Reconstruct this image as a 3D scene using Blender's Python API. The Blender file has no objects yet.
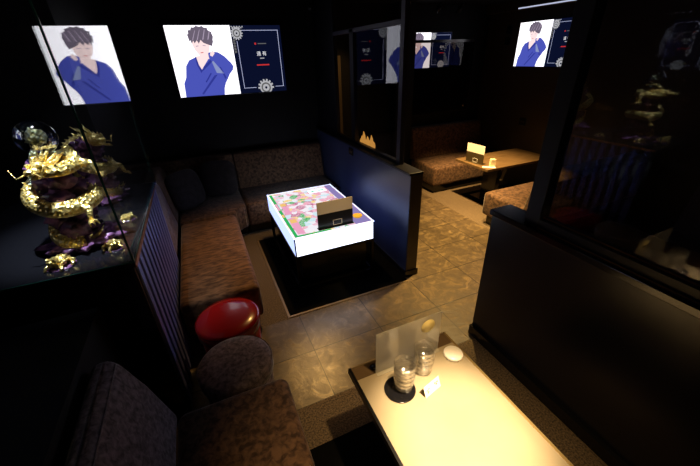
import bpy, bmesh, math, random
from mathutils import Vector, Matrix, noise
R = math.radians
S = bpy.context.scene
COL = S.collection
PI = math.pi
random.seed(7)

# ------------------------------------------------------------------ camera
FPX = 334.22
yaw, pitch, roll = 0.400119687, 0.488425, 0.0353235
f = Vector((math.sin(yaw)*math.cos(pitch), math.cos(yaw)*math.cos(pitch), -math.sin(pitch)))
rt = Vector((math.cos(yaw), -math.sin(yaw), 0)); dn = f.cross(rt)
r2 = math.cos(roll)*rt + math.sin(roll)*dn
d2 = -math.sin(roll)*rt + math.cos(roll)*dn
cd = bpy.data.cameras.new('camera'); cam = bpy.data.objects.new('camera', cd); COL.objects.link(cam)
cd.sensor_width = 36; cd.sensor_fit = 'HORIZONTAL'; cd.lens = 36*FPX/700; cd.clip_start = .02
cam.matrix_world = Matrix(((r2.x, -d2.x, -f.x, 0), (r2.y, -d2.y, -f.y, 0), (r2.z, -d2.z, -f.z, 2.1), (0, 0, 0, 1)))
S.camera = cam

# ------------------------------------------------------------------ world, exposure
w = bpy.data.worlds.new('world'); S.world = w; w.use_nodes = True
w.node_tree.nodes['Background'].inputs[0].default_value = (.004, .004, .007, 1)
w.node_tree.nodes['Background'].inputs[1].default_value = 1
S.view_settings.view_transform = 'Standard'; S.view_settings.look = 'None'
S.view_settings.gamma = 1; S.view_settings.use_curve_mapping = False
S.view_settings.exposure = 0

# ------------------------------------------------------------------ ceiling lamps (light only; their housings sit above the frame) and two added fills
WARM = (1, .62, .23); AMBER = (1, .56, .17)
def spot(name, loc, aim, power, size, blend, color=WARM, rad=.03):
    l = bpy.data.lights.new(name, 'SPOT'); l.energy = power; l.spot_size = R(size); l.spot_blend = blend
    l.color = color; l.shadow_soft_size = rad
    o = bpy.data.objects.new(name, l); COL.objects.link(o); o.location = loc
    o.rotation_euler = (Vector(aim)-Vector(loc)).to_track_quat('-Z', 'Y').to_euler()
    return o
spot('near_table_spotlight', (.78, .55, 2.68), (.75, .63, .6), 1000, 26, 1.0, (1, .74, .42), .03)
spot('near_table_spill', (.78, .55, 2.68), (.74, .70, .6), 170, 56, 1.0, (1, .64, .27), .03)
spot('aisle_spotlight', (2.55, 2.75, 2.68), (2.45, 2.55, 0), 900, 68, 1.0, (1, .64, .22), .04)
spot('far_booth_spotlight', (3.1, 3.5, 2.68), (3.62, 3.66, .5), 1000, 58, 1.0, WARM, .04)
spot('lit_table_spotlight', (1.0, 3.5, 2.68), (.55, 3.0, 0), 150, 70, 1.0, AMBER, .04)
spot('passage_spotlight', (1.07, 4.07, 2.68), (.50, 1.76, 0), 100, 14, 1.0, AMBER, .03)
spot('booth_front_spotlight', (1.1, 1.7, 2.68), (1.03, 2.75, .75), 110, 22, 1.0, WARM, .03)  # added fill that brightens the menu front; no lamp known there

spot('aisle_end_spotlight', (2.1, 4.6, 2.68), (2.0, 5.1, 1.2), 40, 60, 1.0, AMBER, .03)  # added fill that warms the aisle-end strip; no lamp known there
# ------------------------------------------------------------------ materials
def nt(m): return m.node_tree.nodes, m.node_tree.links
def mat(name, col, rough=.5, metal=0., spec=.5, emit=None, es=0., coat=0.):
    m = bpy.data.materials.new(name); m.use_nodes = True
    b = m.node_tree.nodes['Principled BSDF']
    b.inputs['Base Color'].default_value = (*col, 1); b.inputs['Roughness'].default_value = rough
    b.inputs['Metallic'].default_value = metal; b.inputs['Specular IOR Level'].default_value = spec
    if coat: b.inputs['Coat Weight'].default_value = coat; b.inputs['Coat Roughness'].default_value = .05
    if emit: b.inputs['Emission Color'].default_value = (*emit, 1); b.inputs['Emission Strength'].default_value = es
    return m
def noisy(m, c1, c2, scale=20, lo=.35, hi=.65, bump=0., bscale=None, detail=6, dist=0., stretch=None, rough=None, kind='noise'):
    n, l = nt(m); b = n['Principled BSDF']
    tc = n.new('ShaderNodeTexCoord'); mp = n.new('ShaderNodeMapping'); l.new(tc.outputs['Object'], mp.inputs[0])
    if stretch: mp.inputs['Scale'].default_value = stretch
    if kind == 'noise':
        t = n.new('ShaderNodeTexNoise'); t.inputs['Scale'].default_value = scale; t.inputs['Detail'].default_value = detail
        t.inputs['Distortion'].default_value = dist; o = t.outputs[0]
    else:
        t = n.new('ShaderNodeTexVoronoi'); t.inputs['Scale'].default_value = scale; o = t.outputs[0]
    l.new(mp.outputs[0], t.inputs['Vector'])
    r = n.new('ShaderNodeValToRGB'); r.color_ramp.elements[0].position = lo; r.color_ramp.elements[1].position = hi
    r.color_ramp.elements[0].color = (*c1, 1); r.color_ramp.elements[1].color = (*c2, 1)
    l.new(o, r.inputs[0]); l.new(r.outputs[0], b.inputs['Base Color'])
    if bump:
        t2 = t
        if bscale:
            t2 = n.new('ShaderNodeTexNoise'); t2.inputs['Scale'].default_value = bscale; t2.inputs['Detail'].default_value = 4
            l.new(mp.outputs[0], t2.inputs['Vector'])
        bp = n.new('ShaderNodeBump'); bp.inputs['Strength'].default_value = bump; bp.inputs['Distance'].default_value = .01
        l.new(t2.outputs[0], bp.inputs['Height']); l.new(bp.outputs[0], b.inputs['Normal'])
    if rough:
        rr = n.new('ShaderNodeMapRange'); rr.inputs['To Min'].default_value = rough[0]; rr.inputs['To Max'].default_value = rough[1]
        l.new(o, rr.inputs[0]); l.new(rr.outputs[0], b.inputs['Roughness'])
    return m
def glass_mat(name, tint=(1, 1, 1), f0=.045, gain=1.0, rough=.0, body=0., bodycol=(1, 1, 1)):
    """sheet glass: Schlick mix of clear transmission and mirror reflection, per face"""
    m = bpy.data.materials.new(name); m.use_nodes = True; n, l = nt(m); n.clear()
    out = n.new('ShaderNodeOutputMaterial'); g = n.new('ShaderNodeNewGeometry')
    dt = n.new('ShaderNodeVectorMath'); dt.operation = 'DOT_PRODUCT'
    l.new(g.outputs['Incoming'], dt.inputs[0]); l.new(g.outputs['Normal'], dt.inputs[1])
    def M(op, a, b=None):
        k = n.new('ShaderNodeMath'); k.operation = op; k.use_clamp = op != 'ABSOLUTE'
        for i, v in enumerate((a, b)):
            if v is None: continue
            if isinstance(v, (int, float)): k.inputs[i].default_value = v
            else: l.new(v, k.inputs[i])
        return k.outputs[0]
    c = M('ABSOLUTE', dt.outputs['Value']); c = M('SUBTRACT', 1.0, c); c = M('POWER', c, 5.0)
    c = M('MULTIPLY', c, (1-f0)*gain); c = M('ADD', c, f0)
    tr = n.new('ShaderNodeBsdfTransparent'); tr.inputs[0].default_value = (*tint, 1)
    gl = n.new('ShaderNodeBsdfGlossy'); gl.inputs['Roughness'].default_value = rough; gl.inputs[0].default_value = (1, 1, 1, 1)
    base = tr.outputs[0]
    if body:
        df = n.new('ShaderNodeBsdfDiffuse'); df.inputs[0].default_value = (*bodycol, 1)
        tl = n.new('ShaderNodeBsdfTranslucent'); tl.inputs[0].default_value = (*bodycol, 1)
        m2 = n.new('ShaderNodeMixShader'); l.new(df.outputs[0], m2.inputs[1]); l.new(tl.outputs[0], m2.inputs[2])
        m1 = n.new('ShaderNodeMixShader'); m1.inputs[0].default_value = body
        l.new(tr.outputs[0], m1.inputs[1]); l.new(m2.outputs[0], m1.inputs[2]); base = m1.outputs[0]
    mx = n.new('ShaderNodeMixShader'); l.new(c, mx.inputs[0]); l.new(base, mx.inputs[1]); l.new(gl.outputs[0], mx.inputs[2])
    l.new(mx.outputs[0], out.inputs[0]); return m
def emis(name, col, s=1.):
    m = bpy.data.materials.new(name); m.use_nodes = True; n, l = nt(m); n.clear()
    o = n.new('ShaderNodeOutputMaterial'); e = n.new('ShaderNodeEmission'); e.inputs[0].default_value = (*col, 1); e.inputs[1].default_value = s
    l.new(e.outputs[0], o.inputs[0]); return m

M = {}
M['black_wall'] = noisy(mat('black_paint', (.012, .012, .014), .6, 0, .15), (.004, .004, .005), (.007, .007, .009), 3)
M['navy_panel'] = noisy(mat('navy_laminate', (.022, .032, .085), .36), (.018, .027, .075), (.026, .037, .095), 2.5, rough=(.28, .4))
M['dark_panel'] = noisy(mat('charcoal_laminate', (.02, .02, .026), .34), (.009, .009, .013), (.014, .013, .018), 2.5, rough=(.24, .36))
M['brown_end'] = mat('brown_laminate_end', (.06, .045, .03), .45)  # brown carries the warm aisle light on the wall end and aisle-end strip
M['black_gloss'] = mat('black_gloss', (.006, .006, .008), .16)
M['black_frame'] = mat('black_frame', (.005, .005, .009), .45, 0, .3)
M['purple_frame'] = mat('dark_frame_paint', (.03, .028, .055), .45)
M['brown_wall'] = noisy(mat('brown_wall', (.05, .033, .015), .5), (.018, .012, .006), (.026, .018, .009), 2)
M['black_metal'] = mat('black_metal', (.015, .015, .017), .3, .7)
M['chrome'] = mat('chrome', (.6, .6, .62), .2, 1)
M['brass'] = mat('brass_edge', (.75, .55, .25), .3, .8)
M['copper'] = mat('copper_strip', (.5, .2, .07), .35, .9)
def velvet(name, c1, c2, sheen=.35, sc=16, stretch=None):
    m = mat(name, c1, .75, 0, .25); noisy(m, c1, c2, sc, .36, .64, bump=.35, bscale=60, detail=9, dist=.5, stretch=stretch)
    b = m.node_tree.nodes['Principled BSDF']; b.inputs['Sheen Weight'].default_value = sheen; b.inputs['Sheen Roughness'].default_value = .35
    return m
M['velvet'] = velvet('crushed_velvet_brown', (.045, .024, .014), (.17, .095, .055), .3, 30)
M['velvet_chaise'] = velvet('brushed_velvet_brown', (.07, .034, .016), (.23, .12, .058), .2, 12, (1, 3.2, 1))
M['velvet_grey'] = velvet('crushed_velvet_grey', (.10, .075, .09), (.30, .23, .27), .4, 38)  # stool's grey velvet; on the sofa backs it paints in bluish screen light
M['pillow'] = velvet('dark_pillow_velvet', (.02, .016, .016), (.035, .028, .028), .1)
M['red_vinyl'] = mat('red_vinyl', (.33, .006, .006), .22, 0, .5, coat=.5)
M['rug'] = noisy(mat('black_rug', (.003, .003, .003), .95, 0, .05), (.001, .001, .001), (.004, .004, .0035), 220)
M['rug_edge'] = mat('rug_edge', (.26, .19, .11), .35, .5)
# floor: tiles in the aisle, carpet inside the booths
def floor_surface():
    m = mat('aisle_tile_and_booth_carpet', (.1, .08, .05), .35); n, l = nt(m); b = n['Principled BSDF']
    g = n.new('ShaderNodeNewGeometry'); sp = n.new('ShaderNodeSeparateXYZ'); l.new(g.outputs['Position'], sp.inputs[0])
    def Mt(op, a, c=None):
        k = n.new('ShaderNodeMath'); k.operation = op
        for i, v in enumerate((a, c)):
            if v is None: continue
            if isinstance(v, (int, float)): k.inputs[i].default_value = v
            else: l.new(v, k.inputs[i])
        return k.outputs[0]
    X, Y = sp.outputs[0], sp.outputs[1]
    def AND(*a):
        o = a[0]
        for q in a[1:]: o = Mt('MULTIPLY', o, q)
        return o
    left = Mt('LESS_THAN', X, 1.70)
    c1 = AND(left, Mt('LESS_THAN', Y, 1.475)); c2 = AND(left, Mt('GREATER_THAN', Y, 2.365))
    c3 = AND(Mt('GREATER_THAN', X, 3.22), Mt('GREATER_THAN', Y, 1.0))
    carpet = Mt('MAXIMUM', Mt('MAXIMUM', c1, c2), c3)
    def grout(v, off, p, wd):
        q = Mt('SUBTRACT', v, off); q = Mt('DIVIDE', q, p); q = Mt('FRACT', q); q = Mt('SUBTRACT', q, .5); q = Mt('ABSOLUTE', q)
        return Mt('GREATER_THAN', q, .5-wd/p)
    gr = Mt('MAXIMUM', grout(X, .465, .60, .004), grout(Y, 1.475, .4475, .004))
    # tile id for tone differences
    tx = Mt('FLOOR', Mt('DIVIDE', Mt('SUBTRACT', X, .465), .60)); ty = Mt('FLOOR', Mt('DIVIDE', Mt('SUBTRACT', Y, 1.475), .4475))
    cb = n.new('ShaderNodeCombineXYZ'); l.new(tx, cb.inputs[0]); l.new(ty, cb.inputs[1])
    wn = n.new('ShaderNodeTexWhiteNoise'); wn.noise_dimensions = '3D'; l.new(cb.outputs[0], wn.inputs[0])
    off = n.new('ShaderNodeVectorMath'); off.operation = 'MULTIPLY_ADD'; off.inputs[1].default_value = (7, 7, 7)
    l.new(wn.outputs[1], off.inputs[0]); l.new(g.outputs['Position'], off.inputs[2])
    t = n.new('ShaderNodeTexNoise'); t.inputs['Scale'].default_value = 8; t.inputs['Detail'].default_value = 10
    t.inputs['Roughness'].default_value = .68; t.inputs['Distortion'].default_value = 1.1; l.new(off.outputs[0], t.inputs['Vector'])
    r = n.new('ShaderNodeValToRGB'); e = r.color_ramp.elements
    e[0].position = .30; e[0].color = (.05, .036, .024, 1); e[1].position = .72; e[1].color = (.25, .18, .095, 1)
    e2 = e.new(.52); e2.color = (.10, .072, .042, 1)
    l.new(t.outputs[0], r.inputs[0])
    mg = n.new('ShaderNodeMixRGB'); l.new(gr, mg.inputs[0]); l.new(r.outputs[0], mg.inputs[1]); mg.inputs[2].default_value = (.012, .01, .008, 1)
    ct = n.new('ShaderNodeTexNoise'); ct.inputs['Scale'].default_value = 90; ct.inputs['Detail'].default_value = 6; l.new(g.outputs['Position'], ct.inputs['Vector'])
    cr = n.new('ShaderNodeValToRGB'); cr.color_ramp.elements[0].position = .38; cr.color_ramp.elements[1].position = .62
    cr.color_ramp.elements[0].color = (.05, .035, .02, 1); cr.color_ramp.elements[1].color = (.17, .12, .07, 1); l.new(ct.outputs[0], cr.inputs[0])
    mc = n.new('ShaderNodeMixRGB'); l.new(carpet, mc.inputs[0]); l.new(mg.outputs[0], mc.inputs[1]); l.new(cr.outputs[0], mc.inputs[2])
    l.new(mc.outputs[0], b.inputs['Base Color'])
    ra = n.new('ShaderNodeMapRange'); l.new(t.outputs[0], ra.inputs[0]); ra.inputs['From Min'].default_value = .3; ra.inputs['From Max'].default_value = .7
    ra.inputs['To Min'].default_value = .42; ra.inputs['To Max'].default_value = .24
    mr = n.new('ShaderNodeMix'); mr.data_type = 'FLOAT'; l.new(carpet, mr.inputs[0]); l.new(ra.outputs[0], mr.inputs[2]); mr.inputs[3].default_value = .9
    l.new(mr.outputs[0], b.inputs['Roughness'])
    bp = n.new('ShaderNodeBump'); bp.inputs['Strength'].default_value = .25; bp.inputs['Distance'].default_value = .01
    mh = n.new('ShaderNodeMixRGB'); l.new(carpet, mh.inputs[0]); l.new(t.outputs[0], mh.inputs[1]); l.new(ct.outputs[0], mh.inputs[2])
    l.new(mh.outputs[0], bp.inputs['Height']); l.new(bp.outputs[0], b.inputs['Normal'])
    return m
M['floor'] = floor_surface()
M['glass'] = glass_mat('partition_glass', (.80, .83, .9), .04, .85)
M['case_glass'] = glass_mat('case_glass', (.97, .985, .98), .05, 1.25)
M['glass_edge'] = mat('green_glass_edge', (.02, .12, .10), .15, 0, .8)
M['tumbler'] = glass_mat('tumbler_glass', (.98, .97, .95), .20, 1, .08, body=.03, bodycol=(1, .95, .85))
M['smoked'] = glass_mat('smoked_glass', (.62, .58, .56), .012, .4)
M['acrylic'] = glass_mat('clear_acrylic', (.93, .93, .9), .06, 1, .02, body=.42, bodycol=(.85, .82, .72))
M['crystal'] = glass_mat('crystal_ball_glass', (.35, .42, .6), .30, 1.0, .03)

# ------------------------------------------------------------------ mesh helpers
class MB:
    """collects shapes, each with a material slot, and links them as one mesh object"""
    def __init__(s): s.bm = bmesh.new(); s.mats = []
    def mi(s, m):
        if m not in s.mats: s.mats.append(m)
        return s.mats.index(m)
    def _fin(s, tmp, m, smooth=False, mx=None):
        if mx is not None: bmesh.ops.transform(tmp, matrix=mx, verts=tmp.verts)
        i = s.mi(m)
        for fc in tmp.faces: fc.material_index = i; fc.smooth = smooth
        me = bpy.data.meshes.new('t'); tmp.to_mesh(me); tmp.free(); s.bm.from_mesh(me); bpy.data.meshes.remove(me)
        return s
    def box(s, x0, x1, y0, y1, z0, z1, m, bev=0., seg=2, smooth=False, mx=None):
        t = bmesh.new(); bmesh.ops.create_cube(t, size=1)
        for v in t.verts: v.co = Vector(((x0+x1)/2+v.co.x*(x1-x0), (y0+y1)/2+v.co.y*(y1-y0), (z0+z1)/2+v.co.z*(z1-z0)))
        if bev: bmesh.ops.bevel(t, geom=t.edges[:], offset=bev, segments=seg, profile=.5, affect='EDGES')
        return s._fin(t, m, smooth or bev > .012, mx)
    def cyl(s, c, r, z0, z1, m, n=32, r2=None, bev=0., mx=None):
        t = bmesh.new(); bmesh.ops.create_cone(t, cap_ends=True, segments=n, radius1=r, radius2=r if r2 is None else r2, depth=z1-z0)
        for v in t.verts: v.co += Vector((c[0], c[1], (z0+z1)/2))
        if bev:
            ed = [e for e in t.edges if abs(e.verts[0].co.z-e.verts[1].co.z) < 1e-6]
            bmesh.ops.bevel(t, geom=ed, offset=bev, segments=4, profile=.5, affect='EDGES')
        return s._fin(t, m, True, mx)
    def lathe(s, prof, m, n=40, c=(0, 0, 0), rfun=None, mx=None):
        t = bmesh.new(); rings = []
        for (r, z) in prof:
            if r < 1e-6: rings.append([t.verts.new((c[0], c[1], c[2]+z))]); continue
            rings.append([t.verts.new((c[0]+math.cos(a)*r*(rfun(a, z) if rfun else 1), c[1]+math.sin(a)*r*(rfun(a, z) if rfun else 1), c[2]+z))
                          for a in (2*PI*k/n for k in range(n))])
        for A, B in zip(rings, rings[1:]):
            if len(A) == 1 and len(B) == 1: continue
            for k in range(n):
                k2 = (k+1) % n
                if len(A) == 1: t.faces.new((A[0], B[k2], B[k]))
                elif len(B) == 1: t.faces.new((A[k], A[k2], B[0]))
                else: t.faces.new((A[k], A[k2], B[k2], B[k]))
        bmesh.ops.recalc_face_normals(t, faces=t.faces[:])
        return s._fin(t, m, True, mx)
    def tube(s, pts, rad, m, n=10, mx=None):
        pts = [Vector(p) for p in pts]; N = len(pts)
        rs = rad if isinstance(rad, (list, tuple)) else [rad]*N
        t = bmesh.new(); up = Vector((0, 0, 1)); rings = []; prev = None
        for i, p in enumerate(pts):
            d = (pts[min(i+1, N-1)]-pts[max(i-1, 0)]).normalized()
            if prev is None:
                a = d.cross(up)
                if a.length < .05: a = d.cross(Vector((1, 0, 0)))
            else: a = prev-d*prev.dot(d)
            a.normalize(); prev = a; b = d.cross(a)
            rings.append([t.verts.new(p+(a*math.cos(q)+b*math.sin(q))*rs[i]) for q in (2*PI*k/n for k in range(n))])
        for A, B in zip(rings, rings[1:]):
            for k in range(n): t.faces.new((A[k], A[(k+1) % n], B[(k+1) % n], B[k]))
        t.faces.new(rings[0][::-1]); t.faces.new(rings[-1])
        bmesh.ops.recalc_face_normals(t, faces=t.faces[:])
        return s._fin(t, m, True, mx)
    def blob(s, c, sc, m, sub=3, amp=0., fr=3., seed=0, mx=None):
        t = bmesh.new(); bmesh.ops.create_icosphere(t, subdivisions=sub, radius=1)
        for v in t.verts:
            k = 1+amp*noise.noise(v.co*fr+Vector((seed, seed*1.7, 0)))+amp*.5*noise.noise(v.co*fr*2.3+Vector((seed, 5, 0)))
            v.co = Vector((c[0]+v.co.x*sc[0]*k, c[1]+v.co.y*sc[1]*k, c[2]+v.co.z*sc[2]*k))
        return s._fin(t, m, True, mx)
    def poly(s, pts, m, mx=None):
        t = bmesh.new(); t.faces.new([t.verts.new(p) for p in pts])
        bmesh.ops.triangulate(t, faces=t.faces[:]); return s._fin(t, m, False, mx)
    def prism(s, pts2, a0, a1, axis, m, bev=0., seg=2):
        """outline pts2 extruded along axis ('x': pts are (y,z); 'y': pts are (x,z); 'z': (x,y))"""
        t = bmesh.new()
        def P(p, a): return (a, p[0], p[1]) if axis == 'x' else ((p[0], a, p[1]) if axis == 'y' else (p[0], p[1], a))
        A = [t.verts.new(P(p, a0)) for p in pts2]; B = [t.verts.new(P(p, a1)) for p in pts2]; n = len(A)
        t.faces.new(A); t.faces.new(B)
        for k in range(n): t.faces.new((A[k], A[(k+1) % n], B[(k+1) % n], B[k]))
        bmesh.ops.recalc_face_normals(t, faces=t.faces[:])
        if bev: bmesh.ops.bevel(t, geom=t.edges[:], offset=bev, segments=seg, profile=.5, affect='EDGES')
        return s._fin(t, m, bev > .012)
    def build(s, name, parent=None, loc=None):
        me = bpy.data.meshes.new(name)
        if loc is not None: bmesh.ops.translate(s.bm, vec=-Vector(loc), verts=s.bm.verts)
        s.bm.to_mesh(me); s.bm.free()
        for m in s.mats: me.materials.append(m)
        o = bpy.data.objects.new(name, me); COL.objects.link(o)
        if loc is not None: o.location = loc
        if parent: o.parent = parent
        return o
def tag(o, label=None, cat=None, group=None, kind=None):
    if label: o['label'] = label
    if cat: o['category'] = cat
    if group: o['group'] = group
    if kind: o['kind'] = kind
    return o
def thing(name, loc, label, cat, group=None, rz=0):
    o = bpy.data.objects.new(name, None); COL.objects.link(o); o.location = loc; o.rotation_euler = (0, 0, rz)
    o.empty_display_size = .1
    return tag(o, label, cat, group)
def dup(root, loc, label, rot=None, group=None, scale=None):
    r = root.copy(); COL.objects.link(r); r.location = loc
    if rot is not None: r.rotation_euler = rot
    if scale is not None: r.scale = scale
    r['label'] = label
    if group: r['group'] = group
    for ch in list(root.children):
        c = ch.copy(); COL.objects.link(c); c.parent = r
        for g in ch.children:
            d = g.copy(); COL.objects.link(d); d.parent = c
    return r
def struct(mb, name, parent=None, label=None):
    o = mb.build(name, parent)
    if not parent: o['kind'] = 'structure'
    if label: o['label'] = label
    return o

# ------------------------------------------------------------------ room shell
BW = 5.12; RW = 4.86; CZ = 2.75
struct(MB().box(-1.6, RW+.1, -1.6, BW+.1, -.08, 0, M['floor']), 'floor', label='brown marbled tile floor with carpet inside the booths')
struct(MB().box(-1.6, RW+.1, -1.6, BW+.1, CZ, CZ+.08, M['black_wall']), 'ceiling', label='black ceiling')
struct(MB().box(-1.6, RW+.1, BW, BW+.1, 0, CZ, M['black_wall']), 'wall_back', label='black back wall behind the booths')
struct(MB().box(RW, RW+.1, -1.6, BW, 0, CZ, M['brown_wall']), 'wall_right', label='dark brown right wall')
struct(MB().box(-1.6, -1.5, -1.6, BW, 0, CZ, M['black_wall']), 'wall_left')
struct(MB().box(-1.5, RW, -1.6, -1.5, 0, CZ, M['black_wall']), 'wall_front')
struct(MB().box(-1.5, -.735, 3.215, BW, 0, CZ, M['black_wall']), 'wall_alcove', label='black wall behind the corner sofa')
struct(MB().box(-1.5, -.675, -1.5, 1.76, 0, 1.0, M['black_wall']), 'wall_ledge', label='low black wall behind the near sofa')
# low wall between the lit booth and the aisle
LX0, LX1, LY = 1.665, 1.80, 2.47
t = MB().box(LX0, LX1, LY, BW, 0, 1.11, M['navy_panel']).box(LX0+.004, LX1-.004, LY-.006, LY, .0, 1.11, M['brown_end'])
struct(t, 'wall_center', label='low navy partition wall beside the glowing table')
struct(MB().box(LX0-.015, LX1, LY-.006, BW, 1.11, 1.135, M['black_frame'], .003), 'trim_1', label='black ledge capping the low centre wall')
struct(MB().box(LX0-.01, LX0, LY-.01, 3.9, 0, .07, M['black_gloss']).box(LX0-.01, LX1+.01, LY-.016, LY-.006, 0, .07, M['black_gloss']), 'baseboard_center')
# glazed frame on it
wn = thing('window_1', (1.735, 2.6, 1.135), None, None); del_ = wn
wn['kind'] = 'structure'; wn['label'] = 'glass screen in a dark frame above the low centre wall'
if 'category' in wn: del wn['category']
def wpart(mb, name, par): return mb.build(name, par, None)
def shifted(root, mb, name):
    bmesh.ops.translate(mb.bm, vec=-root.location, verts=mb.bm.verts); return mb.build(name, root)
fr = MB()
fr.box(1.71, 1.76, 2.745, 2.81, 1.135, CZ, M['purple_frame'], .003)
fr.box(1.71, 1.76, 3.78, 3.88, 1.135, 2.36, M['black_frame'], .003)
fr.box(1.71, 1.76, 4.36, BW, 1.135, CZ, M['black_frame'], .003)
fr.box(1.71, 1.76, 2.81, 4.36, 2.315, 2.355, M['purple_frame'], .003)
fr.box(1.71, 1.76, 2.81, 4.36, 1.135, 1.165, M['black_frame'], .003)
shifted(wn, fr, 'window_frame')
shifted(wn, MB().box(1.731, 1.737, 2.81, 3.78, 1.165, 2.315, M['glass']), 'glass_pane')
# right partition with its tall glass
PX, PY = 1.735, 1.545
struct(MB().box(PX, PX+.15, -1.5, PY, 0, 1.09, M['dark_panel']), 'wall_near', label='low charcoal partition wall on the right')
struct(MB().box(PX-.015, PX+.175, -1.5, PY+.015, 1.09, 1.13, M['black_gloss'], .004), 'trim_2', label='black ledge capping the right partition')
struct(MB().box(PX-.03, PX, -1.5, PY, 0, .09, M['black_gloss']), 'baseboard_near')
wn2 = thing('window_2', (1.8, 1.25, 1.13), None, None); wn2['kind'] = 'structure'; wn2['label'] = 'tall dark glass screen on the right partition'
fr = MB()
fr.box(1.762, 1.842, 1.215, 1.315, 1.13, CZ, M['black_frame'], .003)
fr.box(1.762, 1.842, -1.5, 1.215, 1.13, 1.19, M['black_frame'], .003)
fr.box(1.790, 1.797, -1.5, 1.215, 1.19, 1.196, M['copper'])
fr.box(1.760, 1.7625, -1.5, 1.215, 1.13, 1.136, M['copper'])
shifted(wn2, fr, 'window_frame')
shifted(wn2, MB().box(1.798, 1.806, -1.5, 1.215, 1.19, CZ, M['glass']), 'glass_pane')
# dark pillar left of the far booth and the smoked glass panel on the back wall
struct(MB().box(2.98, 3.30, BW-.16, BW, 0, CZ, M['black_wall']), 'trim_3', label='black pillar on the back wall')
pn = thing('window_3', (3.9, BW-.08, 1.18), None, None); pn['kind'] = 'structure'; pn['label'] = 'smoked glass panel fixed above the far sofa'
fr = MB().box(3.24, 4.52, BW-.10, BW-.07, 2.235, 2.275, M['black_gloss']).box(3.24, 4.52, BW-.10, BW-.07, 1.16, 1.18, M['black_gloss']).box(4.50, 4.52, BW-.10, BW-.07, 1.18, 2.235, M['black_gloss'])
fr.cyl((0, 0), .012, 0, .03, M['chrome'], mx=Matrix.Translation((4.38, BW-.11, 1.25)) @ Matrix.Rotation(R(90), 4, 'X'))
shifted(pn, fr, 'window_frame')
shifted(pn, MB().box(3.24, 4.50, BW-.088, BW-.082, 1.18, 2.235, M['smoked']), 'glass_pane')
struct(MB().box(1.84, 2.10, BW-.03, BW, 0, 2.1, M['brown_end'], .004), 'door_1', label='narrow brown door panel at the end of the aisle')  # made-up panel standing for a warm-lit strip of back wall
# ceiling cove trim along the right wall
struct(MB().box(RW-.10, RW, 2.3, BW, 2.625, CZ, M['brown_wall'], .004), 'trim_4', label='boxed ledge under the ceiling above the right screen')
struct(MB().box(RW-.108, RW-.10, 3.5, 4.46, 2.632, 2.648, emis('strip_light', (.7, .75, 1), .7)), 'trim_5', label='pale light strip on the boxed ledge')  # glow stands in for a reflection along the ledge

# ------------------------------------------------------------------ screens
SC = dict(white=emis('screen_white', (.95, .93, 1.0), 1.7), shirt=emis('screen_blue', (.07, .09, .48), 1.), shirt2=emis('screen_dark_blue', (.03, .04, .30), 1.0),
          skin=emis('screen_skin', (1.0, .76, .76), 1.05), hair=emis('screen_hair', (.15, .12, .17), 1.), hair2=emis('screen_hair_light', (.42, .34, .46), 1.),
          navy=emis('screen_navy', (.003, .005, .022), 1.), line=emis('screen_line', (.55, .58, .85), 1.), gear=emis('screen_silver', (.45, .45, .48), 1.),
          gear2=emis('screen_dark_silver', (.12, .12, .12), 1.), txt=emis('screen_text', (.9, .9, .95), 1.), red=emis('screen_red', (.6, .03, .03), 1.), grey=emis('screen_grey_blue', (.25, .30, .55), 1.))
TW, TH = 1.40, .80
def text_tris(body, size):
    cu = bpy.data.curves.new('t', 'FONT'); cu.body = body; cu.size = size; cu.align_x = 'CENTER'; cu.align_y = 'CENTER'
    o = bpy.data.objects.new('t', cu); COL.objects.link(o)
    dg = bpy.context.evaluated_depsgraph_get(); dg.update()
    me = bpy.data.meshes.new_from_object(o.evaluated_get(dg)); bpy.data.objects.remove(o)
    res = [[tuple(me.vertices[i].co) for i in p.vertices] for p in me.polygons]; bpy.data.meshes.remove(me)
    return res
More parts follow.
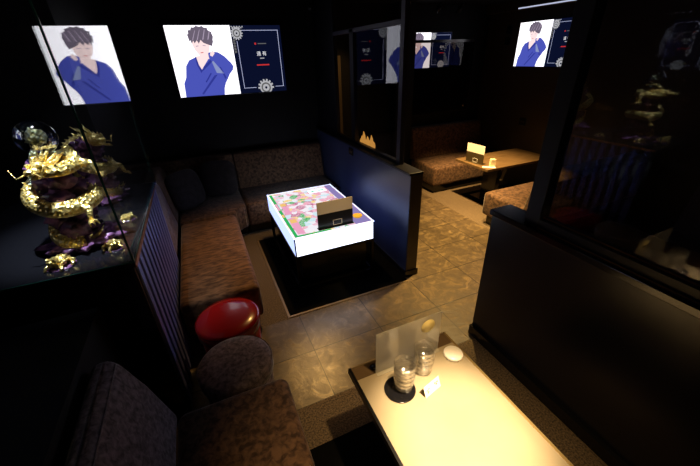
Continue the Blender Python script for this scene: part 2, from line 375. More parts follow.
def make_tv(loc, label, rz, scale=1.):
    """screen faces -Y in local space; origin at its bottom centre"""
    root = thing('wall_television', loc, label, 'television', 'wall televisions showing a portrait', rz); root.scale = (scale,)*3
    MB().box(-TW/2-.012, TW/2+.012, .0, .045, -.012, TH+.012, M['black_gloss'], .004).build('television_body', root)
    s = MB(); lay = [0]
    def P(uv, m, l):
        s.poly([((u-.5)*TW, -.001-.0008*l, (1-v)*TH) for u, v in uv], SC[m])
    P([(0, 0), (.54, 0), (.54, 1), (0, 1)], 'white', 0)
    P([(.54, 0), (1, 0), (1, 1), (.54, 1)], 'navy', 0)
    P([(.045, 1), (.055, .8), (.10, .66), (.105, .55), (.14, .47), (.20, .43), (.25, .46), (.31, .42), (.35, .355), (.40, .37), (.45, .43), (.50, .53), (.515, .58), (.505, .63), (.47, .69), (.445, .76), (.42, .82), (.40, .9), (.39, 1)], 'shirt', 1)
    P([(.20, .43), (.215, .415), (.315, .40), (.30, .47), (.255, .56), (.225, .62), (.205, .52)], 'skin', 2)
    P([(.195, .43), (.205, .42), (.215, .54), (.235, .62), (.222, .66), (.198, .54)], 'shirt2', 3)
    P([(.32, .47), (.335, .50), (.26, .60), (.228, .64), (.25, .57)], 'shirt2', 3)
    P([(.33, .50), (.345, .49), (.42, .68), (.355, .665)], 'grey', 3)
    P([(.20, .98), (.19, .96), (.33, .70), (.36, .69)], 'shirt2', 3)
    P([(.39, .58), (.40, .58), (.435, .74), (.42, .76)], 'shirt2', 3)
    P([(.30, .66), (.31, .67), (.25, .80), (.24, .79)], 'shirt2', 3)
    P([(.195, .16), (.33, .16), (.34, .27), (.325, .36), (.30, .41), (.265, .43), (.235, .40), (.21, .34), (.195, .26)], 'skin', 2)
    P([(.235, .40), (.31, .38), (.315, .46), (.24, .46)], 'skin', 2)
    P([(.335, .36), (.36, .34), (.37, .38), (.345, .43), (.325, .41)], 'skin', 4)
    P([(.178, .17), (.170, .12), (.186, .11), (.183, .065), (.205, .06), (.215, .025), (.235, .03), (.255, .006), (.28, .02), (.305, .008), (.318, .03), (.345, .035), (.348, .065), (.372, .09), (.364, .115), (.382, .15), (.370, .18), (.376, .215), (.360, .235), (.358, .285), (.342, .27), (.335, .21), (.322, .24), (.308, .185), (.292, .235), (.272, .195), (.252, .245), (.24, .20), (.218, .24), (.21, .20), (.193, .25), (.19, .20), (.178, .21)], 'hair', 5)
    for k in range(9):
        a = .19+.02*k
        q_ = random.uniform(-.012, .012); P([(a+q_, .205-.002*k), (a+.010+q_, .19), (a+.035+.3*q_, .05+.006*abs(k-4)), (a+.028, .05+.006*abs(k-4))], 'hair2' if k % 2 else 'hair', 6)
    P([(.222, .275), (.245, .27), (.245, .28), (.222, .285)], 'hair2', 6); P([(.28, .265), (.305, .27), (.305, .28), (.28, .275)], 'hair2', 6)
    P([(.25, .365), (.275, .362), (.275, .372), (.252, .375)], 'red', 6)
    # caption panel: thin frame, rosettes, small writing
    def bar(u0, v0, u1, v1, m, l, wd=.004):
        if abs(u0-u1) < 1e-4: P([(u0-wd/2, v0), (u0+wd/2, v0), (u0+wd/2, v1), (u0-wd/2, v1)], m, l)
        else: P([(u0, v0-wd*.8), (u1, v0-wd*.8), (u1, v0+wd*.8), (u0, v0+wd*.8)], m, l)
    bar(.64, .07, .972, .07, 'line', 2); bar(.972, .065, .972, .925, 'line', 2); bar(.585, .22, .585, .925, 'line', 2)
    bar(.585, .92, .70, .92, 'line', 2); bar(.89, .92, .972, .92, 'line', 2)
    def rosette(u, v, r, l, half=False):
        n = 14
        for k in range(n):
            a0 = 2*PI*k/n; pts = []
            for da, rr in ((-.16, .72), (-.10, 1.), (.10, 1.), (.16, .72)):
                pts.append((u+math.cos(a0+da)*r*rr, v+math.sin(a0+da)*r*rr*TW/TH))
            if half and max(p[1] for p in pts) > .995: continue
            if min(p[1] for p in pts) < .005: continue
            P(pts, 'gear', l)
        def disc(rr, m, ll):
            P([(u+math.cos(2*PI*k/24)*rr, min(.998, max(.002, v+math.sin(2*PI*k/24)*rr*TW/TH))) for k in range(24)], m, ll)
        disc(r*.78, 'gear', l); disc(r*.6, 'gear2', l+1); disc(r*.42, 'gear', l+2); disc(r*.15, 'navy', l+3)
    rosette(.592, .11, .054, 3); rosette(.795, .93, .078, 3, True)
    for k in range(9): bar(.55+.012*k, .02+.012*(k % 2), .559+.012*k, 0, 'gear', 3, .012)
    for k in range(5): P([(.548, .2+.04*k), (.566, .19+.04*k), (.572, .22+.04*k), (.552, .23+.04*k)], 'gear2', 3)
    for tri in text_tris('\u9060 \u6709', .058):
        s.poly([((.795-.5)*TW+x, -.0035, (1-.41)*TH+y) for x, y, z in tri], SC['txt'])
    bar(.775, .475, .815, .475, 'gear', 3, .008)
    bar(.735, .575, .855, .575, 'red', 3, .012); bar(.74, .26, .755, .26, 'red', 3, .018); bar(.77, .26, .85, .26, 'gear2', 3, .008)
    s.build('screen', root)
    return root
tv = make_tv((.557, BW-.055, 1.69), 'large wall television hanging over the corner sofa, left of the partition', 0, .983)
tv2 = dup(tv, (RW-.05, 3.90, 1.865), 'slanting television high on the right wall beside the dark post', (0, 0, R(-90)), scale=(.735,)*3)
tv3 = dup(tv, (3.617, BW-.055, 1.88), 'small television above the far sofa, crossed by a dark bar', (0, 0, 0), scale=(.62, .62, .62))
tv4 = dup(tv, (-1.45, 2.10, 1.84), 'television on the left wall, seen only mirrored in the tall right glass', (0, 0, R(90)), scale=(.62,)*3)

# ------------------------------------------------------------------ booth one: corner sofa
def soft(mb, x0, x1, y0, y1, z0, z1, m, b=.045): return mb.box(x0, x1, y0, y1, z0, z1, m, b, 5, True)
def sofa(loc, label, parts):
    root = thing('booth_sofa', loc, label, 'sofa'); L = Vector(loc)
    for (nm, mb) in parts:
        bmesh.ops.translate(mb.bm, vec=-L, verts=mb.bm.verts); mb.build(nm, root)
    return root
V = M['velvet']; K = M['black_gloss']
def back_y(x0, x1, y, z0=.43, z1=.93, th=.22, m=V):      # backrest along X whose front leans back from y
    return MB().prism([(y, z0), (y+.10, z1-.05), (y+.13, z1), (y+.10+th-.06, z1), (BW-.02 if y > 4 else y+th+.06, z1-.04), (BW-.02 if y > 4 else y+th+.06, z0)], x0, x1, 'x', m, .022, 3)
sofa((1.0, 4.7, 0), 'brown velvet sofa against the back wall under the large television',
     [('plinth', MB().box(.34, 1.60, 4.28, BW-.03, 0, .13, K)),
      ('seat', soft(MB(), .335, 1.645, 4.17, 4.98, .13, .45, V)),
      ('backrest', back_y(.345, 1.645, 4.83))])
sofa((-.1, 4.7, 0), 'corner section of the brown sofa holding two dark cushions',
     [('plinth', MB().box(-.68, .30, 4.28, BW-.03, 0, .13, K)),
      ('seat', MB().prism([(-.45, 3.975), (.17, 3.975), (.20, 4.09), (.27, 4.16), (.33, 4.17), (.33, 4.98), (-.45, 4.98)], .13, .45, 'z', V, .035, 4)),
      ('backrest', back_y(-.70, .335, 4.83)),
      ('backrest', MB().prism([(-.46, .43), (-.53, .88), (-.57, .93), (-.68, .93), (-.715, .88), (-.715, .43)], 4.0, 4.80, 'y', V, .022, 3))])
sofa((-.2, 3.1, 0), 'brown velvet chaise seat beside the ribbed cabinet',
     [('plinth', MB().box(-.42, .12, 2.42, 3.94, 0, .12, K)),
      ('seat', soft(MB(), -.44, .175, 2.36, 3.96, .12, .45, M['velvet_chaise'])),
      ('backrest', MB().prism([(-.46, .43), (-.53, .93), (-.57, .98), (-.68, .98), (-.715, .93), (-.715, .43)], 3.23, 3.99, 'y', M['velvet_grey'], .022, 3))])
def pillow(loc, label, rot, sx=.24, sz=.24, grp='dark cushions in the sofa corner'):
    mb = MB(); t = bmesh.new(); bmesh.ops.create_uvsphere(t, u_segments=32, v_segments=20, radius=1)
    for v in t.verts:
        x, y, z = v.co
        def sq(a): return math.copysign(abs(a)**.55, a)
        v.co = Vector((sq(x)*sx, y*.075*(1-.3*abs(x*z)), sq(z)*sz+sz*.96))
    mb._fin(t, M['pillow'], True); o = mb.build('cushion'); o.location = loc; o.rotation_euler = rot
    return tag(o, label, 'cushion', grp)
pillow((.08, 4.66, .455), 'dark cushion leaning on the back wall side of the corner sofa', (R(-14), 0, R(-12)))
pillow((-.28, 4.42, .455), 'dark cushion standing in front, turned toward the chaise', (R(-16), 0, R(40)))

# flat black sheets with a paler edge, on the floor under the tables
def floor_sheet(x0, x1, y0, y1, label):
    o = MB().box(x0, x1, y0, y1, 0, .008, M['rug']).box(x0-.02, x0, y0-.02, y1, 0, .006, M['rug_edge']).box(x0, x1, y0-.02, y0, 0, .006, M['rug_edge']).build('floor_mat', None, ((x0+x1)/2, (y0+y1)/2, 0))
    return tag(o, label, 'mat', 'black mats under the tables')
floor_sheet(.39, 1.65, 2.40, 3.98, 'black floor mat under the glowing table')
floor_sheet(.19, 1.03, -.3, 1.19, 'black floor mat under the near tan table')
floor_sheet(3.72, 4.84, 3.5, 4.05, 'black floor mat under the far wooden table')

# ------------------------------------------------------------------ stools
def stool(loc, r, h, m, label, nm='round_stool'):
    root = thing(nm, loc, label, 'stool')
    MB().lathe([(0, 0), (r*.86, 0), (r*.88, .01), (r*.93, h-.10), (r*.9, h-.095), (0, h-.095)], m, 48).build('base', root)
    st = MB().lathe([(0, h-.098), (r*.96, h-.098), (r, h-.085), (r*1.0, h-.03), (r*.975, h-.012), (r*.92, h-.002), (r*.6, h+.006), (0, h+.008)], m, 56).build('seat', root)
    MB().lathe([(r*.985, h-.022), (r*1.0, h-.026), (r*1.005, h-.018), (r*.99, h-.012)], m, 56).build('piping', st)
    return root
stool((-.11, 2.118, 0), .230, .43, M['red_vinyl'], 'glossy red round stool beside the ribbed cabinet')
stool((-.11, 1.657, 0), .227, .44, M['velvet_grey'], 'greyish velvet round stool between red stool and near sofa')

# ------------------------------------------------------------------ near sofa
sofa((-.3, .7, 0), 'near brown velvet sofa at the bottom left, below the stools',
     [('plinth', MB().box(-.64, .08, -.3, 1.36, 0, .12, K)),
      ('seat', soft(MB(), -.44, .155, -.3, 1.42, .12, .45, M['velvet'], .05)),
      ('backrest', MB().prism([(-.43, .43), (-.50, .72), (-.555, .89), (-.585, .935), (-.63, .945), (-.665, .92), (-.665, .43)], -.3, 1.42, 'y', M['velvet_grey'], .03, 4))])

# ------------------------------------------------------------------ near table
NZ = .63
root = thing('lounge_table', (.76, .5, 0), 'near tan-topped table with black metal rim, brightly lit from above', 'table')
M['tan_top'] = noisy(mat('tan_mirror_top', (.40, .31, .18), .30, .0), (.30, .25, .17), (.34, .285, .20), 3, rough=(.26, .34))
M['dark_band'] = mat('brown_glass_band', (.10, .065, .035), .25)
def L(mb, nm, r_=None): 
    rr = r_ or root; bmesh.ops.translate(mb.bm, vec=-rr.location, verts=mb.bm.verts); return mb.build(nm, rr)
x0, x1, y0, y1 = .445, 1.072, -.35, 1.145
L(MB().box(x0+.012, x1-.012, y0, y1-.085, NZ-.02, NZ-.001, M['tan_top']), 'table_top')
L(MB().box(x0+.012, x1-.012, y1-.085, y1-.008, NZ-.02, NZ-.004, M['dark_band']), 'end_band')
L(MB().box(x0, x0+.014, y0, y1, NZ-.035, NZ+.004, M['black_metal']).box(x1-.012, x1, y0, y1, NZ-.035, NZ+.002, M['brass']).box(x0, x1, y1-.008, y1, NZ-.035, NZ+.002, M['rug_edge']).box(x0+.012, x1-.012, y0, y1-.01, NZ-.05, NZ-.021, M['black_metal']), 'rim')
L(MB().cyl((.575, 1.10), .022, NZ-.003, NZ+.001, M['black_gloss'], 24), 'cable_hole')
for yy in (.55, -.1):
    L(MB().box(.72, .80, yy-.04, yy+.04, .03, NZ-.05, M['black_gloss'], .003), 'leg')
L(MB().box(.58, .94, -.2, .65, .008, .03, M['black_gloss'], .003), 'foot')

# acrylic sheet
root = thing('acrylic_stand', (.76, 1.055, NZ), 'clear acrylic sheet standing at the far end of the near table', 'menu stand')
L(MB().box(.565, .955, 1.056, 1.060, NZ, NZ+.272, M['acrylic']), 'sheet')
L(MB().cyl((0, 0), .042, 0, .001, mat('cream_print', (.85, .72, .32), .5), 32, mx=Matrix.Translation((.872, 1.0555, NZ+.205)) @ Matrix.Rotation(R(90), 4, 'X')), 'round_print')  # cream disc paints a round reflection in the sheet
L(MB().box(.565, .955, 1.035, 1.056, NZ, NZ+.003, M['acrylic']), 'foot')
# call disc
M['white'] = mat('white_plastic', (.92, .90, .86), .3)
o = MB().lathe([(0, 0), (.047, 0), (.052, .004), (.052, .014), (.048, .019), (0, .02)], M['white'], 48).build('coaster_disc'); o.location = (1.005, .985, NZ)
tag(o, 'thick round white disc at the far right corner of the near table', 'disc')
# black tray under the tumblers
o = MB().lathe([(0, 0), (.074, 0), (.078, .003), (.076, .006), (.072, .004), (0, .004)], M['black_gloss'], 48).build('round_coaster'); o.location = (.630, .925, NZ)
tag(o, 'black round coaster under the left stack of glasses', 'coaster')
def tumbler(loc, label, grp):
    R0 = .053; H = .080; prof = []
    N = 28
    for k in range(N+1):
        z = H*k/N; prof.append((R0*(.80+.20*(z/H))+.0020*math.sin(z/H*PI*2*3), z))
    outer = [(0, 0)]+prof
    inner = [(r-.0018, z) for r, z in prof if z > .008][::-1]+[(0, .008)]
    o = MB().lathe(outer+inner, M['tumbler'], 40).build('tumbler'); o.location = loc
    return tag(o, label, 'glass', grp)
pos = ('lowest', 'second', 'third', 'topmost')
for si, (sx, sy, nm, z0, lift) in enumerate(((.655, .93, 'left', .005, 0), (.80, .975, 'right', 0, 0))):
    for k in range(4):
        tumbler((sx+.002*math.sin(k*2), sy, NZ+z0+.0273*k), '%s clear tumbler of the %s stack on the near table' % (pos[k], nm), 'stacked tumblers on the near table')
# small white card
root = thing('table_card', (.765, .862, NZ), 'small folded white card in front of the tumblers', 'card', rz=R(14))
c = MB().prism([(-.022, 0), (0, .056), (.022, 0), (.0205, 0), (0, .053), (-.0205, 0)], -.055, .055, 'x', M['white']); 
M['ochre_print'] = mat('ochre_print', (.55, .40, .15), .6)
pr = c
for k, (a, b) in enumerate(((-.038, .03), (-.03, .022), (-.024, .033), (-.034, .018), (.028, .028), (.036, .036), (.02, .037))):
    yy = -.0222*(1-b/.056); pr.box(a-.004, a+.004, yy-.0022, yy-.0002, b-.003, b+.003, M['ochre_print'] if k < 4 else M['black_gloss'])
mm = Matrix.Translation((0, -.0008, 0)) @ Matrix.Rotation(0, 4, 'X')
pr.build('card', root)

# ------------------------------------------------------------------ glowing table
GX0, GX1, GY0, GY1, GT, GB = .575, 1.405, 2.69, 3.93, .62, .425
root = thing('light_box_table', (.99, 3.3, 0), 'glowing white light-box table with a floral printed top', 'table')
M['glow'] = emis('light_box_panel', (.78, .84, 1.0), 3.2)
M['glow_side'] = emis('light_box_side_panel', (.42, .52, 1.0), 1.7)
def floral():
    m = bpy.data.materials.new('floral_backlit_print'); m.use_nodes = True; n, l = nt(m); n.clear()
    out = n.new('ShaderNodeOutputMaterial'); e = n.new('ShaderNodeEmission'); e.inputs[1].default_value = 1.0
    tc = n.new('ShaderNodeTexCoord'); 
    nz = n.new('ShaderNodeTexNoise'); nz.inputs['Scale'].default_value = 7; nz.inputs['Detail'].default_value = 3; l.new(tc.outputs['Object'], nz.inputs['Vector'])
    mxv = n.new('ShaderNodeVectorMath'); mxv.operation = 'MULTIPLY_ADD'; mxv.inputs[1].default_value = (.12, .12, 0)
    l.new(nz.outputs[1], mxv.inputs[0]); l.new(tc.outputs['Object'], mxv.inputs[2])
    v = n.new('ShaderNodeTexVoronoi'); v.inputs['Scale'].default_value = 15; l.new(mxv.outputs[0], v.inputs['Vector'])
    sp = n.new('ShaderNodeSeparateColor'); l.new(v.outputs['Color'], sp.inputs[0])
    r = n.new('ShaderNodeValToRGB'); r.color_ramp.interpolation = 'CONSTANT'; cols = [(0, (1., .95, 1.0)), (.2, (.95, .42, .55)), (.36, (1.0, .72, .25)), (.46, (.95, .93, 1.)), (.6, (.62, .20, .34)), (.7, (.92, .55, .68)), (.84, (.10, .50, .16)), (.92, (.62, .88, .95))]
    r.color_ramp.elements[0].color = (*cols[0][1], 1); r.color_ramp.elements[1].position = cols[1][0]; r.color_ramp.elements[1].color = (*cols[1][1], 1)
    for p, c in cols[2:]: q = r.color_ramp.elements.new(p); q.color = (*c, 1)
    l.new(sp.outputs[0], r.inputs[0])
    # petals: lighter towards cell centres through fine noise
    f2 = n.new('ShaderNodeTexNoise'); f2.inputs['Scale'].default_value = 38; f2.inputs['Detail'].default_value = 5; f2.inputs['Distortion'].default_value = 2; l.new(tc.outputs['Object'], f2.inputs['Vector'])
    rr = n.new('ShaderNodeValToRGB'); rr.color_ramp.elements[0].position = .50; rr.color_ramp.elements[1].position = .58
    l.new(f2.outputs[0], rr.inputs[0]); mx = n.new('ShaderNodeMixRGB'); mx.inputs[2].default_value = (.95, .9, .97, 1)
    fm = n.new('ShaderNodeMath'); fm.operation = 'MULTIPLY'; fm.inputs[1].default_value = .55; l.new(rr.outputs[0], fm.inputs[0])
    l.new(fm.outputs[0], mx.inputs[0]); l.new(r.outputs[0], mx.inputs[1]); l.new(mx.outputs[0], e.inputs[0])
    # glass over the print
    g = n.new('ShaderNodeBsdfGlossy'); g.inputs['Roughness'].default_value = .05; ms = n.new('ShaderNodeMixShader'); ms.inputs[0].default_value = .06
    l.new(e.outputs[0], ms.inputs[1]); l.new(g.outputs[0], ms.inputs[2]); l.new(ms.outputs[0], out.inputs[0]); return m
M['floral'] = floral()
M['strip_pink'] = emis('print_pink', (.95, .42, .62), .9); M['strip_orange'] = emis('print_orange', (1, .62, .2), .9); M['strip_green'] = emis('print_green', (.03, .50, .12), .9)
M['lilac'] = emis('print_lilac', (.34, .27, .6), .8)
L(MB().box(GX0+.012, GX1-.012, GY0, GY0+.004, GB, GT-.006, M['glow']).box(GX0+.012, GX1-.012, GY1-.004, GY1, GB, GT-.006, M['glow'])
  .box(GX0, GX0+.004, GY0+.012, GY1-.012, GB, GT-.006, M['glow_side']).box(GX1-.004, GX1, GY0+.012, GY1-.012, GB, GT-.006, M['glow_side']), 'side_panels')
tp = MB().box(GX0+.012, GX1-.012, GY0+.012, GY1-.012, GT-.006, GT, M['floral'])
zt = GT+.0008
def tr(a, b, c, d, m, z=zt): tp.box(a, b, c, d, z-.0006, z, m)
tr(GX0+.02, GX0+.05, GY0+.02, GY1-.03, M['strip_green']); tr(GX0+.02, GX0+.09, GY0+.02, GY0+.05, M['strip_green'])
tr(GX0+.05, GX0+.38, GY0+.02, GY0+.045, M['strip_green'])
tr(GX0+.06, GX0+.135, GY0+.07, GY0+.45, M['strip_pink']); tr(GX0+.065, GX0+.13, GY0+.33, GY0+.42, M['strip_orange'], zt+.0008)
tr(GX0+.07, GX0+.135, GY0+.55, GY0+.78, M['strip_pink']); tr(GX0+.07, GX0+.135, GY0+.80, GY0+.88, M['strip_orange'])
tr(GX0+.022, GX0+.045, GY0+.5, GY0+.58, M['strip_orange'], zt+.0008); tr(GX0+.022, GX0+.045, GY0+.7, GY0+.9, M['strip_pink'], zt+.0008)
tr(GX1-.19, GX1-.02, GY0+.02, GY0+.62, M['lilac']); tr(GX1-.10, GX1-.02, GY0+.62, GY1-.02, M['lilac'])
tr(GX1-.34, GX1-.12, GY1-.19, GY1-.10, M['glow'])
tr(GX1-.31, GX1-.25, GY1-.165, GY1-.125, M['strip_green'], zt+.0008); tr(GX1-.22, GX1-.15, GY1-.165, GY1-.125, M['strip_green'], zt+.0008)
L(tp, 'printed_top')
M['rim_glow'] = mat('clear_acrylic_rim', (.75, .8, .95), .2, emit=(.62, .72, 1.), es=1.6)
L(MB().box(GX0, GX1, GY0, GY0+.012, GT-.006, GT+.002, M['rim_glow']).box(GX0, GX1, GY1-.012, GY1, GT-.006, GT+.002, M['rim_glow']).box(GX0, GX0+.012, GY0, GY1, GT-.006, GT+.002, M['rim_glow']).box(GX1-.012, GX1, GY0, GY1, GT-.006, GT+.002, M['rim_glow']), 'top_rim')
for a in (GX0, GX1-.012):
    for b in (GY0, GY1-.012): L(MB().box(a, a+.012, b, b+.012, GB, GT-.006, mat('corner_post', (.10, .14, .35), .2)), 'corner_post')
L(MB().box(GX0-.005, GX1+.005, GY0-.005, GY1+.005, GB-.03, GB, M['black_metal'], .003), 'tray')
for a in (GX0, GX1-.03):
    for b in (GY0, GY1-.03): L(MB().box(a, a+.03, b, b+.03, .008, GB-.03, M['black_metal'], .002), 'leg')
L(MB().box(GX0+.03, GX1-.03, GY0+.004, GY0+.026, .02, .045, M['black_metal']).box(GX0+.03, GX1-.03, GY1-.026, GY1-.004, .02, .045, M['black_metal'])
  .box(GX0+.004, GX0+.026, GY0+.03, GY1-.03, .02, .045, M['black_metal']).box(GX1-.026, GX1-.004, GY0+.03, GY1-.03, .02, .045, M['black_metal']), 'floor_rail')
L(MB().box(GX0+.06, GX1-.06, GY0+.06, GY1-.06, .09, GB-.03, M['black_gloss'], .003).box(GX0+.10, GX1-.10, GY0+.10, GY1-.10, .008, .09, M['black_gloss']), 'power_box')

# menu holder on it
def menu(loc, rz, w, h, label, top, bottom, low=.55):
    root = thing('menu_holder', loc, label, 'menu holder', 'menu holders standing on tables', rz)
    b = MB().box(-w/2, w/2, -.004, .004, .004, h*low, bottom).box(-w/2, w/2, -.003, .003, h*low, h, top); b.build('menu_card', root)
    e = MB()
    a = w*.10; x = w*.05
    for q in ((x-a*1.3, x+a*1.3, h*.24, h*.255), (x-a*1.3, x+a*1.3, h*.055, h*.07), (x-a*1.3, x-a*1.15, h*.055, h*.25), (x+a*1.15, x+a*1.3, h*.055, h*.25)):
        e.box(q[0], q[1], -.0055, -.004, q[2], q[3], M['white'])
    e.build('white_outline', root)
    MB().box(-w/2-.004, w/2+.004, -.03, .03, 0, .004, bottom, .001).build('foot', root)
    return root
M['menu_top'] = noisy(mat('grey_photo_card', (.7, .68, .66), .5), (.70, .67, .66), (.80, .77, .76), 3)
M['menu_black'] = mat('menu_black', (.008, .012, .022), .3)
M['menu_cream'] = mat('menu_cream', (.9, .88, .8), .5)
M['menu_brown'] = mat('menu_brown', (.055, .04, .018), .35)
menu((1.022, 2.765, GT+.002), 0, .365, .275, 'black and taupe menu stand on the glowing table', M['menu_top'], M['menu_black'])
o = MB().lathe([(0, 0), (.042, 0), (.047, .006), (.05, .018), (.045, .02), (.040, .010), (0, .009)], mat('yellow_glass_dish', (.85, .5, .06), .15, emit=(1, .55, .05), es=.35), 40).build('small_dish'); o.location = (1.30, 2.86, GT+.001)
tag(o, 'small round yellow dish beside the menu on the glowing table', 'dish')

# ------------------------------------------------------------------ far booth
sofa((4.05, 4.7, 0), 'far brown velvet sofa against the back wall under the small television',
     [('plinth', MB().box(3.38, 4.84, 4.33, BW-.03, 0, .13, K)),
      ('seat', soft(MB(), 3.33, 4.845, 4.26, 4.98, .13, .45, V)),
      ('backrest', back_y(3.33, 4.845, 4.86, z1=.96))])
sofa((4.05, 2.8, 0), 'velvet sofa facing away, seen past the end of the right partition',
     [('plinth', MB().box(3.33, 4.83, 2.22, 3.06, 0, .13, K)),
      ('seat', soft(MB(), 3.27, 4.84, 2.40, 3.12, .13, .45, V)),
      ('backrest', MB().prism([(2.50, .43), (2.42, .88), (2.39, .93), (2.22, .93), (2.16, .88), (2.16, .43)], 3.27, 4.84, 'x', V, .022, 3))])
root = thing('dining_table', (4.2, 3.73, 0), 'far dark wooden table fixed to the right wall', 'table')
M['wood'] = noisy(mat('dark_varnished_wood', (.16, .10, .045), .3), (.12, .075, .032), (.20, .125, .06), 5, stretch=(1, 6, 1), rough=(.26, .36))
L(MB().box(3.565, RW, 3.40, 4.08, .585, .62, M['wood'], .004), 'table_top')
L(MB().box(3.98, 4.06, 3.60, 3.88, .03, .585, M['black_gloss'], .004), 'leg')
L(MB().box(3.80, 4.24, 3.55, 3.93, .008, .03, M['black_gloss'], .004), 'foot')
menu((3.655, 3.77, .62), R(-84), .32, .27, 'bright-topped menu stand at the end of the far table', M['menu_cream'], M['menu_brown'])
o = MB().box(-.035, .035, -.03, .03, 0, .11, mat('cream_tissue', (.85, .72, .45), .5), .004).build('napkin_box'); o.location = (3.73, 3.49, .62); o.rotation_euler = (0, 0, R(-20))
tag(o, 'small cream upright card block behind the far menu stand', 'card')
o = MB().box(-.09, .09, -.03, .03, 0, .008, M['white'], .002).build('paper_slip'); o.location = (3.665, 3.48, .62); o.rotation_euler = (0, 0, R(-40))
tag(o, 'white slip lying at the corner of the far table', 'slip')
root = thing('wall_outlet', (RW, 4.07, 1.0), 'small dark outlet on the right wall above the far table', 'outlet')
MB().box(-.012, 0, -.06, .06, 0, .11, M['black_gloss'], .003).build('plate', root)
MB().box(-.016, -.012, -.03, -.01, .04, .07, M['chrome']).box(-.016, -.012, .01, .03, .04, .07, M['chrome']).build('socket', root)
root = thing('wall_switch', (LX0, 3.80, 1.0), 'small black switch plate on the low centre wall', 'switch')
MB().box(-.010, 0, -.06, .06, 0, .085, M['black_gloss'], .003).build('plate', root)
MB().box(-.014, -.010, -.03, -.008, .03, .055, M['chrome']).box(-.014, -.010, .008, .03, .03, .055, M['chrome']).build('switch_button', root)

# ------------------------------------------------------------------ display cabinet
CX0, CX1, CY0, CY1, CB = -1.42, -.455, 1.79, 3.20, 1.19
root = thing('display_cabinet', (-.93, 2.5, 0), 'glass display cabinet with ribbed side holding golden dragons', 'display cabinet')
L(MB().box(CX0, CX1-.02, CY0, CY1, 0, CB-.03, M['black_gloss'], .004), 'base')
M['rib'] = noisy(mat('ribbed_blue_grey', (.2, .24, .6), .35, .2), (.17, .21, .55), (.23, .27, .68), 4)
rb = MB().box(CX1-.02, CX1-.012, CY0+.002, CY1-.002, 0, CB-.03, M['black_gloss'])
n = 13
for k in range(n):
    yy = CY0+.02+(CY1-CY0-.04)*(k+.5)/n
    rb.prism([(CX1-.012, yy-.034), (CX1-.003, yy-.030), (CX1+.001, yy-.012), (CX1+.001, yy+.012), (CX1-.003, yy+.030), (CX1-.012, yy+.034)], .02, CB-.03, 'z', M['rib'])
L(rb, 'ribbed_panel')
L(MB().box(CX0, CX1, CY0, CY1, CB-.03, CB, M['black_gloss'], .002), 'shelf')
L(MB().box(CX1-.002, CX1+.002, CY0, CY1, CB-.032, CB-.010, M['copper']), 'copper_strip')
gz = CZ-.03; TILT = .018
L(MB().box(CX0+.02, CX1-.008, CY0, CY0+.006, CB, gz, M['case_glass']), 'front_glass')
L(MB().prism([(CX1-.012-TILT, CY0+.006), (CX1-.006-TILT, CY0+.006), (CX1+TILT, CY1), (CX1-.006+TILT, CY1)], CB, gz, 'z', M['case_glass']), 'side_glass')
L(MB().box(CX1-.007, CX1+.001, CY0-.001, CY0+.007, CB, gz, M['glass_edge']).box(CX1-.004, CX1+.001, CY1-.006, CY1, CB, gz, M['glass_edge'])
  .box(CX0+.02, CX1, CY0-.001, CY0+.004, CB, CB+.006, M['glass_edge']).box(CX1-.004, CX1+.001, CY0, CY1, CB, CB+.006, M['glass_edge']), 'glass_edges')
L(MB().box(CX0, CX0+.006, CY0, CY1, CB, gz, M['case_glass']), 'left_glass')
L(MB().box(CX0, CX1, CY0, CY1, gz, CZ, M['black_gloss']), 'top_panel')
# the cabinet's own lamps: two little spots under its top and one at shelf level
spot('cabinet_spotlight', (-.62, 1.95, 2.66), (-.74, 2.22, 1.45), 320, 44, .8, (.80, .88, 1), .012)
spot('cabinet_spotlight', (-.62, 2.75, 2.66), (-.74, 2.85, 1.4), 30, 60, .8, (.75, .82, 1), .012)

